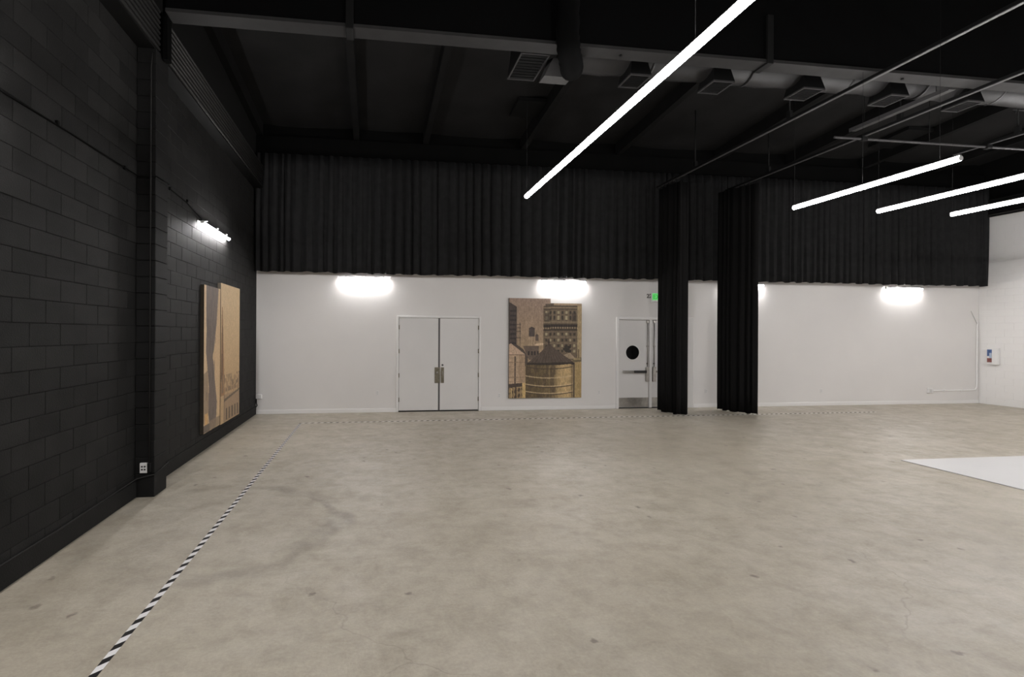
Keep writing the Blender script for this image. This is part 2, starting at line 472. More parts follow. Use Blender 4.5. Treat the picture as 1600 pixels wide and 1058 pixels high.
# ceiling: sloping black roof lining on timber purlins
cb = MB()
ys = [YF - 0.2 + (YB + 0.4 - YF) * k / 40 for k in range(41)]
xs = [XL - 0.2 + (XR + 0.4 - XL) * k / 60 for k in range(61)]
PURLINS = [-0.45, 1.33, 3.95, 6.64, 9.62, 11.85, 14.3, 16.7]
vs, fs = [], []
for y in ys:
    for x in xs:
        near = min(abs(x - p) for p in PURLINS + [XL, XR])
        sag = 0.05 * min(near, 1.0) + 0.018 * math.sin(2.1 * x + 1.3 * y) * math.sin(1.7 * y - x)
        vs.append((x, y, roof_z(y) - sag * (1 if near > .2 else .2)))
n = len(xs)
for j in range(len(ys) - 1):
    for i in range(n - 1):
        a = j * n + i
        fs.append((a, a + n, a + n + 1, a + 1))
cb.add(vs, fs, 0, True)
k = len(vs)
cb.add([(XL - .2, ys[0], roof_z(ys[0]) + .12), (XR + .2, ys[0], roof_z(ys[0]) + .12), (XR + .2, ys[-1], roof_z(ys[-1]) + .12), (XL - .2, ys[-1], roof_z(ys[-1]) + .12)], [(0, 1, 2, 3)], 0)
ceil = tag(cb.build('ceiling', M['roof']), 'black sloping roof lining between timber purlins', kind='structure')
def sloped(x0, x1, y0, y1, lo, hi):
    vs = [(x, y, (purlin_z(y) + lo) if k == 0 else (purlin_z(y) + hi)) for k in (0, 1) for y in (y0, y1) for x in (x0, x1)]
    return MB().add(vs, [(0, 2, 3, 1), (4, 5, 7, 6), (0, 1, 5, 4), (2, 6, 7, 3), (0, 4, 6, 2), (1, 3, 7, 5)])
for x in PURLINS:
    sloped(x - 0.07, x + 0.07, YF, YB, 0, 0.32).build('purlin', M['purlin'], ceil)
sloped(XL, XL + 0.14, YF, YB, 0, 0.32).build('purlin', M['purlin'], ceil)
# darker patches let into the lining
for (x0, x1, y0, y1) in ((3.2, 3.86, 10.4, 11.1), (13.4, 14.15, 10.5, 11.5)):
    sloped(x0, x1, y0, y1, 0.16, 0.24).build('roof_hatch', M['grille'], ceil)
# beam along the top of the back wall
tag(box('trim_3', M['black_wall'], (XL, XR, YB - 0.12, YB, 6.46, 6.93)), 'black beam along the top of the back wall', kind='structure')

# girder on the pilaster
gd = MB()
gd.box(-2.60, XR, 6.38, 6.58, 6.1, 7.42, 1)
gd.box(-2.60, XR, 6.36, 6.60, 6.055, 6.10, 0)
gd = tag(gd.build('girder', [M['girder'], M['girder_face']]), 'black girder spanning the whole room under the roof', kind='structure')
for x in (-0.33, 5.76):
    MB().box(x - 0.05, x + 0.05, 6.345, 6.615, 6.03, 6.75, bev=0.005).build('hanger_plate', M['steel_dull'], gd)
MB().box(-2.665, -2.60, 6.44, 6.56, 5.50, 6.50, bev=.005).build('end_plate', M['elbow'], gd)
for x in (3.5, 8.15):
    MB().disc((x, 6.48, 6.035), 'z', 0.02, 0.022, 12).build('bolt', M['steel_dull'], gd)

# ledger beams along both side walls; the left one faced with ribs
for k, (x0, x1) in enumerate(((XL, -2.70), (18.17, XR))):
    t = box('trim_%d' % (k + 1), M['ledger'], (x0, x1, YF, YB, 5.555 if k == 0 else 5.66, 6.12))
    tag(t, 'black ribbed ledger beam along the top of the left wall' if k == 0 else 'black ledger beam along the top of the right wall', kind='structure')
    for q in range(8):
        z = 5.60 + 0.068 * q
        x = -2.695 if k == 0 else 18.165
        for (y0, y1) in ((YF, 6.42), (6.58, YB)):
            MB().tube([(x, y0, z), (x, y1, z)], 0.021, 8).build('rib', M['rib'], t)

# baseboards along the back wall
for (x0, x1) in ((XL, 0.60), (2.84, 6.61), (8.93, XR)):
    MB().box(x0, x1, YB - 0.016, YB, 0.0, 0.10, bev=0.004).build('baseboard_back', M['white_trim'])
for o in [q for q in bpy.data.objects if q.name.startswith('baseboard_back')]:
    w = {0: 'left of the closed double door', 1: 'between the two doors', 2: 'right of the door with the porthole'}
    i = 0 if o.data.vertices[0].co.x < -1 and True else (1 if o.data.vertices[0].co.x < 5 else 2)
    tag(o, 'white baseboard on the back wall ' + w[i], kind='structure')

# ------------------------------------------------------------------ door 1: closed double door
d1 = thing('door_1', 'closed white double door with bronze lock plates', None, (1.72, YB, 0)); d1['kind'] = 'structure'
def part(name, mb, m, parent):
    """A mesh given in world coordinates, hung under a parent."""
    o = mb.build(name, m)
    p = parent; off = Vector()
    while p is not None: off += p.location; p = p.parent
    o.location = -off
    o.parent = parent
    return o
fr = MB().box(0.60, 0.655, YB - 0.03, YB + 0.12, 0, 2.50, bev=.006).box(2.775, 2.83, YB - 0.03, YB + 0.12, 0, 2.50, bev=.006).box(0.656, 2.774, YB - 0.03, YB + 0.12, 2.445, 2.50, bev=.006)
part('door_frame', fr, M['white_trim'], d1)
part('threshold', MB().box(0.655, 2.775, YB + 0.0, YB + 0.12, 0.0, 0.012), M['gap'], d1)
part('astragal', MB().box(1.69, 1.745, YB + 0.005, YB + 0.09, 0.02, 2.44, bev=.004), M['seal'], d1)
for (x0, x1) in ((0.662, 1.692), (1.738, 2.768)):
    lf = part('door_leaf', MB().box(x0, x1, YB - 0.005, YB + 0.045, 0.035, 2.438, bev=.003), M['door_paint'], d1)
    hx = x0 if x0 < 1 else x1
    for z in (0.32, 0.95, 1.58, 2.2):
        part('hinge', MB().tube([(hx, YB - 0.012, z - .055), (hx, YB - 0.012, z + .055)], 0.016, 8), M['bronze'], lf)
lf1, lf2 = [o for o in bpy.data.objects if o.name.startswith('door_leaf')][:2]
lp = part('lock_plate', MB().box(1.598, 1.742, YB - 0.016, YB - 0.004, 0.745, 1.155, bev=.003), M['bronze'], lf1)
part('knob', MB().tube([(1.66, YB - .016, 1.02), (1.66, YB - .04, 1.02), (1.66, YB - .055, 1.02), (1.66, YB - .06, 1.02)], [.012, .014, .028, .012], 12), M['steel'], lf1)
part('lock_plate', MB().box(1.762, 1.846, YB - 0.016, YB - 0.004, 0.745, 1.155, bev=.003), M['bronze'], lf2)
part('lever', MB().tube([(1.805, YB - .016, 1.04), (1.805, YB - .05, 1.04), (1.805, YB - .055, .98), (1.805, YB - .05, .93)], .011, 8), M['steel'], lf2)
part('keyhole', MB().disc((1.806, YB - 0.004, 1.215), 'y', 0.026, -0.012, 14), M['gap'], lf2)

# ------------------------------------------------------------------ door 2: double door with panic hardware and porthole
d2 = thing('door_2', 'white double exit door with a black porthole, partly behind a drape', None, (7.75, YB, 0)); d2['kind'] = 'structure'
fr = MB().box(6.625, 6.70, YB - 0.03, YB + 0.14, 0, 2.52, bev=.006).box(8.74, 8.92, YB - 0.03, YB + 0.14, 0, 2.52, bev=.006).box(6.701, 8.739, YB - 0.03, YB + 0.14, 2.45, 2.52, bev=.006)
part('door_frame', fr, M['white_trim'], d2)
part('threshold', MB().box(6.70, 8.85, YB + 0.0, YB + 0.14, 0.0, 0.015), M['gap'], d2)
part('centre_post', MB().box(7.61, 7.69, YB + 0.0, YB + 0.08, 0.015, 2.45, bev=.005), M['white_trim'], d2)
for s, (x0, x1) in enumerate(((6.71, 7.605), (7.695, 8.735))):
    lf = part('door_leaf', MB().box(x0, x1, YB + 0.03, YB + 0.075, 0.03, 2.44, bev=.003), M['door_paint'], d2)
    part('kick_plate', MB().box(x0 + .01, x1 - .005, YB + 0.026, YB + 0.031, 0.04, 0.295), M['steel'], lf)
    rx = x1 - 0.045 if s == 0 else x0 + 0.065
    part('latch_rod', MB().tube([(rx, YB + .012, 1.15), (rx, YB + .012, 2.40)], 0.011, 8), M['steel'], lf)
    part('top_latch', MB().box(rx - .035, rx + .035, YB - .005, YB + .03, 2.36, 2.43, bev=.004), M['steel'], lf)
    part('rod_guide', MB().box(rx - .03, rx + .03, YB + .0, YB + .03, 1.70, 1.735, bev=.004), M['steel'], lf)
    part('latch_case', MB().box(rx - .055, rx + .045, YB - .02, YB + .03, 0.74, 1.14, bev=.006), M['steel'], lf)
    part('keyhole', MB().disc((rx, YB + .03, 1.235), 'y', 0.024, -0.012, 14), M['gap'], lf)
    pb = (6.83, rx - .05) if s == 0 else (rx + .05, 8.62)
    b = part('push_bar', MB().box(pb[0], pb[1], YB - .045, YB + .0, 0.985, 1.045, bev=.006), M['steel'] , lf)
    part('push_pad', MB().box(pb[0] + .30, pb[1] - .005, YB - .06, YB - .04, 0.98, 1.05, bev=.006), M['black_plastic'], b)
    for xx in (pb[0] + .04, pb[1] - .04):
        part('bar_bracket', MB().box(xx - .025, xx + .025, YB - .01, YB + .032, 0.99, 1.04), M['steel'], b)
    if s == 0:
        part('porthole', MB().disc((7.12, YB + .03, 1.543), 'y', 0.197, -0.006, 40), M['black_glass'], lf)
        ring = MB()
        ring.tube([(7.12 + .207 * math.cos(a), YB + .022, 1.543 + .207 * math.sin(a)) for a in [2 * math.pi * i / 40 for i in range(41)]], 0.014, 8)
        part('porthole_rim', ring, M['white_trim'], lf)

# ------------------------------------------------------------------ white floor panel
tag(box('floor_panel', M['cyc'], (8.60, 17.0, -1.0, 6.83, 0.0, 0.014), bev=.003), 'glossy white painted panel lying on the concrete floor', 'floor panel')

# ------------------------------------------------------------------ hazard tape
def strip(name, m, p0, p1, w):
    p0, p1 = Vector((*p0, 0)), Vector((*p1, 0))
    d = (p1 - p0).normalized(); s = Vector((-d.y, d.x, 0)) * w / 2
    mb = MB()
    N_ = 60
    vs = []
    for i in range(N_ + 1):
        p = p0.lerp(p1, i / N_)
        for z in (0.0002, 0.0012):
            vs += [p + s + Vector((0, 0, z)), p - s + Vector((0, 0, z))]
    fs = []
    for i in range(N_):
        a, b = i * 4, i * 4 + 4
        fs += [(a + 2, a + 3, b + 3, b + 2), (a, b, b + 1, a + 1), (a, a + 2, b + 2, b), (a + 1, b + 1, b + 3, a + 3)]
    mb.add(vs, fs)
    o = mb.build(name, m)
    return o
tag(strip('hazard_tape', M['tape_side'], (-1.656, -2.0), (-1.615, 11.05), 0.05), 'black and white striped tape running along the left side of the floor', 'tape', 'striped floor tapes')
tag(strip('hazard_tape', M['tape_back'], (-1.64, 11.10), (13.4, 11.24), 0.05), 'black and white striped tape along the floor in front of the doors', 'tape', 'striped floor tapes')

# ------------------------------------------------------------------ drapes
def cloth(name, m, path, z0, z1, amp, wave, rows=9, hem=0.015, seed=1, gather=0.6):
    r = random.Random(seed)
    pts = [Vector((*p, 0)) for p in path]
    seg = [0]
    for a, b in zip(pts, pts[1:]): seg.append(seg[-1] + (b - a).length)
    Ltot = seg[-1]
    # fold widths vary from fold to fold
    s, phase, tab = 0.0, 0.0, []
    while s < Ltot + wave:
        w = wave * r.uniform(0.55, 1.5)
        tab.append((s, phase, r.uniform(0.55, 1.25)))
        s += w; phase += 2 * math.pi
    tab.append((s, phase, 1.0))
    step = wave / 12
    n = int(Ltot / step) + 1
    cols = []
    j = 0
    for i in range(n + 1):
        d = min(Ltot, i * Ltot / n)
        k = max(q for q in range(len(seg) - 1) if seg[q] <= d + 1e-9)
        t = (d - seg[k]) / max(1e-9, seg[k + 1] - seg[k])
        p = pts[k].lerp(pts[k + 1], t)
        tg = (pts[k + 1] - pts[k]).normalized()
        nrm = Vector((tg.y, -tg.x, 0))
        while j + 1 < len(tab) - 1 and tab[j + 1][0] <= d: j += 1
        f = (d - tab[j][0]) / (tab[j + 1][0] - tab[j][0])
        ph = tab[j][1] + f * 2 * math.pi
        am = tab[j][2] * (1 - f) + tab[j + 1][2] * f
        cols.append((p, nrm, tg, ph, am, d))
    vs, fs = [], []
    for q in range(rows + 1):
        v = q / rows
        for (p, nrm, tg, ph, am, d) in cols:
            grow = gather + (1 - gather) * (1 - v)
            o = math.sin(ph + 0.35 * math.sin(3 * v + d)) + 0.28 * math.sin(2 * ph + 1.1 + 2 * v)
            pos = p + nrm * (o * amp * am * grow) + tg * (0.25 * amp * math.sin(2 * ph + d))
            z = z0 + (z1 - z0) * v
            if q == 0: z += hem * math.sin(ph * 0.5 + d) + hem * 0.6 * math.sin(d * 1.3)
            vs.append((pos.x, pos.y, z))
    c = len(cols)
    for q in range(rows):
        for i in range(c - 1):
            a = q * c + i
            fs.append((a, a + 1, a + c + 1, a + c))
    o = MB().add(vs, fs, 0, True).build(name, m)
    so = o.modifiers.new('thickness', 'SOLIDIFY'); so.thickness = 0.006; so.offset = 0
    return o
tag(cloth('valance_curtain', M['cloth'], [(-2.86, 12.12), (18.25, 12.12)], 3.535, 6.43, 0.046, 0.21, 8, 0.012, 3),
    'wide black pleated curtain hung across the upper back wall', 'curtain')
tag(cloth('stage_drape', M['cloth_dark'], [(7.62, 12.02), (7.60, 11.6), (7.68, 11.24), (7.98, 11.33)], 0.015, 5.93, 0.05, 0.17, 10, 0.014, 5),
    'tall black drape bunched beside the porthole door', 'curtain', 'tall black drapes')
tag(cloth('stage_drape', M['cloth_dark'], [(9.36, 12.03), (9.42, 11.7), (9.56, 11.35), (9.74, 11.10)], 0.015, 5.93, 0.05, 0.17, 10, 0.014, 9),
    'tall black drape hanging free of the door, the wider of two', 'curtain', 'tall black drapes')

# ------------------------------------------------------------------ hanging bar lights
def bar_light(x, y0, y1, label, wires, group='hanging bar lights', z=4.3, glow='led'):
    t = thing('bar_light', label, 'light', (x, (y0 + y1) / 2, z), group)
    cy = (y0 + y1) / 2
    prof = []
    for k in range(15):
        a = math.pi * 0.62 + math.pi * 1.76 * k / 14
        prof.append((0.036 * math.cos(a), 0.034 * math.sin(a)))
    mb = MB(); vs, fs = [], []
    for y in (y0 + 0.006, y1 - 0.006):
        for (px, pz) in prof: vs.append((px, y - cy, pz))
    n = len(prof)
    for k in range(n - 1): fs.append((k, k + 1, n + k + 1, n + k))
    mb.add(vs, fs, 0, True)
    mb.add(vs[:n], [list(range(n))[::-1]]); mb.add(vs[n:], [list(range(n))])
    mb.build('diffuser', M[glow], t)
    MB().box(-0.014, 0.014, y0 - cy, y1 - cy, 0.020, 0.046, bev=.004).build('housing', M['lamp_grey'], t)
    for y in (y0, y1 - 0.006):
        MB().disc((0, y - cy, 0), 'y', 0.033, 0.006, 16).build('end_cap', M['lamp_body'], t)
    for y in wires:
        MB().tube([(0, y - cy, 0.04), (0, y - cy, roof_z(y) - z - 0.03)], 0.0016, 6).build('wire', M['wire'], t)
    return t
bar_light(2.48, 2.72, 7.60, 'longest glowing bar light, hanging alone above the middle of the room', (3.45, 7.585))
bar_light(7.365, 5.17, 7.60, 'shorter glowing bar light, first right of the longest one', (7.585, 6.4, 5.4))
bar_light(9.06, 5.17, 7.60, 'glowing bar light, second right of the longest one', (7.585, 5.4))
bar_light(10.62, 5.17, 7.60, 'glowing bar light nearest the white right wall', (7.585, 5.4))
# extra bar lights added out of view to brighten the room
for (x, y0, y1, w) in ((7.365, -1.4, 1.05, 'behind the viewer in the row right of the middle'),
                       (9.06, -1.4, 1.05, 'behind the viewer, third row from the left wall'), (10.62, -1.4, 1.05, 'behind the viewer, fourth row from the left wall'),
                       (14.6, 6.0, 8.43, 'above the white floor panel, near the right wall'), (13.0, 1.0, 3.45, 'above the near half of the white floor panel'),
                       (16.2, 6.4, 8.83, 'beside the right wall, above the white floor panel'), (16.2, 1.0, 3.45, 'beside the right wall, above the near half of the white floor panel'),
                       (-1.5, -1.0, 1.45, 'behind the viewer beside the black block wall'), (-1.5, -3.6, -1.15, 'at the back of the room beside the black block wall')):
    bar_light(x, y0, y1, 'added out-of-view bar light ' + w, (y0 + .2, y1 - .2), glow='led_rear_fill' if x < 0 else 'led_fill')

# ------------------------------------------------------------------ strip lights on the walls
def wall_strip(cx, label, loc=None, rot=0.0, length=1.26, grey=True, housing=True):
    """Built along X in front of a wall whose face is at local y = 0, room side at -y."""
    t = thing('strip_light', label, 'light', loc, 'strip lights fixed to the walls')
    t.rotation_euler = (0, 0, rot)
    h = length / 2
    if not housing and loc[1] > 6:
        MB().box(-h - .01, h + .01, -0.058, 0.0, 0.008, 0.022, bev=.003).build('housing', M['steel_dull'], t)
    if housing:
        MB().box(-h, h, -0.095, -0.02, 0.012, 0.035, bev=.004).build('housing', M['lamp_grey'], t)
    MB().tube([(-h + .02, -0.055, -0.015), (h - .02, -0.055, -0.015)], 0.020, 14).build('tube', M['tube' if housing else 'tube_side'], t)
    for x in (-h, h - .02):
        MB().box(x, x + 0.02, -0.085, -0.025, -0.035, 0.012, bev=.003).build('end_cap', M['lamp_body'], t)
    for x in (-h * .75, 0.02, h * .75):
        MB().box(x - .015, x + .015, -0.08, 0.0, 0.035, 0.05, bev=.003).build('bracket', M['lamp_grey'], t)
    return t
wall_strip(0, 'glowing strip light under the curtain above the closed double door', (-0.225, YB, 3.455))
wall_strip(0, 'glowing strip light under the curtain above the water tower picture', (5.09, YB, 3.465))
wall_strip(0, 'glowing strip light mostly hidden behind the wider tall drape', (10.42, YB, 3.47))
wall_strip(0, 'glowing strip light under the curtain near the right end of the back wall', (15.67, YB, 3.455))
wall_strip(0, 'glowing strip light on the black block wall above the tan picture', (XL, 9.18, 3.90), math.pi / 2, 1.5, housing=False)
wall_strip(0, 'glowing strip light on the black block wall nearest the viewer', (XL, 3.25, 3.885), math.pi / 2, 1.5, housing=False)

# ------------------------------------------------------------------ drape tracks and pipes under the girder
for (x, y0, y1, lab, ry) in ((7.56, 2.2, 12.03, 'black curtain track carrying the drape beside the door', (10.5, 7.9, 4.2)), (9.58, 2.2, 12.03, 'black curtain track carrying the wider tall drape', (10.6, 7.65, 4.2)),
                         (12.48, 1.5, 8.9, 'black curtain track nearest the right wall', (7.85, 3.4))):
    t = thing('curtain_track', lab, 'curtain track', (x, (y0 + y1) / 2, 6.0), 'tracks for the tall drapes')
    cy = (y0 + y1) / 2
    MB().box(-0.022, 0.022, y0 - cy, y1 - cy, -0.02, 0.03, bev=.004).build('rail', M['steel_dull'], t)
    MB().box(-0.028, 0.028, y0 - cy, y1 - cy, -0.032, -0.02, bev=.003).build('lip', M['pipe'], t)
    for y in ry:
        MB().box(-0.03, 0.03, y - .04 - cy, y + .04 - cy, 0.0, 0.16, bev=.004).build('clamp', M['steel_dull'], t)
        MB().tube([(0, y - cy, 0.15), (0, y - cy, roof_z(y) - 6.03)], 0.012, 8).build('rod', M['steel_dull'], t)
    for y in np.arange(11.2, 12.1, 0.16) if y1 > 12 else ():
        MB().box(-0.012, 0.012, y - .01 - cy, y + .01 - cy, -0.075, -0.03).build('glider', M['steel_dull'], t)
cp = thing('cross_pipe', 'grey pipe crossing above the shorter bar lights', 'pipe', (13.0, 8.32, 5.93))
MB().tube([(-4.06, 0, 0), (4.9, 0, 0)], 0.024, 10).build('pipe', M['pipe'], cp)
for x in (-3.42, -0.52):
    MB().box(x - .06, x + .06, -0.05, 0.05, -0.04, 0.05, bev=.006).build('clamp', M['steel_dull'], cp)
for x in (-1.9, 3.0):
    MB().tube([(x, 0, 0), (x, 0, roof_z(8.32) - 5.96)], 0.006, 6).build('rod', M['wire'], cp)
ul = thing('unlit_light', 'unlit grey linear light fitting above the curtain track of the wider drape', 'light', (9.44, 7.6, 6.12))
MB().box(-0.04, 0.095, -0.83, 0.83, 0.0, 0.03, bev=.004).build('tray', M['duct_light'], ul)
MB().box(-0.055, -0.042, -0.83, 0.83, -0.02, 0.05).build('lip', M['pipe'], ul)
for y in (-0.6, 0.6):
    MB().tube([(0.03, y, 0.03), (0.03, y, roof_z(7.6 + y) - 6.16)], 0.005, 6).build('rod', M['wire'], ul)
br = thing('ceiling_bracket', 'dark steel drop bracket with two grey arms near the right edge', 'bracket', (12.98, 8.2, 6.7))
MB().tube([(0, 0, -0.1), (0, 0, roof_z(8.2) - 6.72)], 0.014, 8).build('post', M['steel_dull'], br)
MB().tube([(-0.05, 0, -0.03), (1.4, 0, -0.03)], 0.018, 8).build('arm', M['pipe'], br)

# ------------------------------------------------------------------ air duct with registers
dt = thing('air_duct', 'black round air duct running just behind the girder', 'air duct', (10.0, 7.3, 6.49))
pts = [(3.05 + 0.2 * i - 10.0, 0.01 * math.sin(i * .9), 0.008 * math.sin(i * 1.7)) for i in range(77)]
MB().tube(pts, [0.25 + 0.004 * math.sin(i * 2.3) for i in range(77)], 20).build('pipe', M['duct'], dt)
for x in (4.4, 6.15, 8.0, 9.45, 11.0, 12.6, 14.5):
    MB().tube([(x - 10 - .02, 0, 0), (x - 10 + .02, 0, 0)], 0.262, 20).build('seam_band', M['duct'], dt)
fx = MB()
el = [(2.57, 6.16, 7.38), (2.57, 6.16, 6.6), (2.57, 6.16, 6.05), (2.59, 6.17, 5.86), (2.66, 6.26, 5.76), (2.76, 6.45, 5.78), (2.86, 6.72, 5.95), (2.95, 7.0, 6.22), (3.02, 7.2, 6.42), (3.1, 7.28, 6.47)]
fine_el = []
for a, b in zip(el, el[1:]):
    for q in range(4): fine_el.append(Vector(a).lerp(Vector(b), q / 4))
fine_el.append(Vector(el[-1]))
fx.tube([p - Vector((10.0, 7.3, 6.49)) for p in fine_el], [0.15 + (0.008 if i % 2 else -0.004) + 0.07 * max(0, (i - 28) / 8) for i in range(len(fine_el))], 18)
fx.build('flexible_elbow', M['elbow'], dt)
MB().add([(-7.48, -0.40, -0.58), (-7.05, -0.40, -0.58), (-7.05, -0.40, -0.30), (-7.34, -0.40, -0.30), (-7.48, -0.15, -0.56), (-7.05, -0.15, -0.56), (-7.05, -0.15, -0.20), (-7.34, -0.15, -0.20)],
         [(0, 1, 2, 3), (7, 6, 5, 4), (0, 4, 5, 1), (3, 2, 6, 7), (0, 3, 7, 4), (1, 5, 6, 2)]).build('transition_box', M['duct_light'], dt)

def register(x0, x1, y0, y1, z, top, label):
    t = thing('air_register', label, 'air vent', ((x0 + x1) / 2, (y0 + y1) / 2, z), 'registers under the air duct')
    a, b = (x1 - x0) / 2, (y1 - y0) / 2
    c = 0.78
    vs = [(-a, -b, 0), (a, -b, 0), (a, b, 0), (-a, b, 0), (-a * c, -b * c, top), (a * c, -b * c, top), (a * c, b * c, top), (-a * c, b * c, top)]
    MB().add(vs, [(0, 3, 2, 1), (4, 5, 6, 7), (0, 1, 5, 4), (1, 2, 6, 5), (2, 3, 7, 6), (3, 0, 4, 7)]).build('boot', M['steel_dull'], t)
    f = MB(); w = 0.022
    for (p, q, r_, s_) in ((-a, a, -b, -b + w), (-a, a, b - w, b), (-a, -a + w, -b + w, b - w), (a - w, a, -b + w, b - w)):
        f.box(p, q, r_, s_, -0.022, 0.002)
    f.build('frame', M['grille_rim'], t)
    for i in range(9):
        y = -b + w + (2 * b - 2 * w) * (i + .5) / 9
        MB().box(-a + w, a - w, y - .010, y + .010, -0.012, -0.004).build('vane', M['grille'], t)
    return t
register(2.11, 2.55, 6.74, 7.47, 6.145, 0.5, 'large dark air register left of the flexible duct elbow')
for i, (x0, x1) in enumerate(((3.96, 4.31), (5.37, 5.74), (6.98, 7.37), (8.62, 8.97), (10.13, 10.47))):
    w = ('first small register right of the duct elbow', 'second small register right of the duct elbow, beyond the long bar light', 'third small register right of the duct elbow',
         'fourth small register right of the duct elbow', 'small register furthest from the duct elbow')[i]
    register(x0, x1, 7.02, 7.42, 6.12, 0.22, 'dark ' + w)

# ------------------------------------------------------------------ pictures
def smooth_noise(h, w, cells, seed):
    r = np.random.default_rng(seed)
    g = r.random((cells + 2, cells + 2))
    y = np.linspace(0, cells, h)[:, None]; x = np.linspace(0, cells, w)[None, :]
    yi = np.minimum(y.astype(int), cells); xi = np.minimum(x.astype(int), cells)
    fy = y - yi; fx_ = x - xi
    fy = fy * fy * (3 - 2 * fy); fx_ = fx_ * fx_ * (3 - 2 * fx_)
    return (g[yi, xi] * (1 - fy) * (1 - fx_) + g[yi, xi + 1] * (1 - fy) * fx_ + g[yi + 1, xi] * fy * (1 - fx_) + g[yi + 1, xi + 1] * fy * fx_)
class Canvas:
    def __init__(s, x0, x1, y0, y1, w, h):
        s.X = np.linspace(x0, x1, w)[None, :].repeat(h, 0); s.Y = np.linspace(y0, y1, h)[:, None].repeat(w, 1)
        s.C = np.zeros((h, w, 3)); s.w, s.h = w, h
    def put(s, mask, col, a=1.0):
        a = (mask * a)[..., None]
        s.C = s.C * (1 - a) + np.array(col, float) * a
    def poly(s, pts, col, a=1.0):
        inside = np.zeros_like(s.X, bool)
        n = len(pts)
        for i in range(n):
            (xa, ya), (xb, yb) = pts[i], pts[(i + 1) % n]
            if ya == yb: continue
            c = ((ya > s.Y) != (yb > s.Y)) & (s.X < (xb - xa) * (s.Y - ya) / (yb - ya) + xa)
            inside ^= c
        s.put(inside, col, a)
        return inside
    def rect(s, x0, x1, y0, y1, col, a=1.0):
        return s.put((s.X >= x0) & (s.X < x1) & (s.Y >= y0) & (s.Y < y1), col, a)
    def ell(s, cx, cy, rx, ry, col, a=1.0):
        s.put(((s.X - cx) / rx) ** 2 + ((s.Y - cy) / ry) ** 2 < 1, col, a)

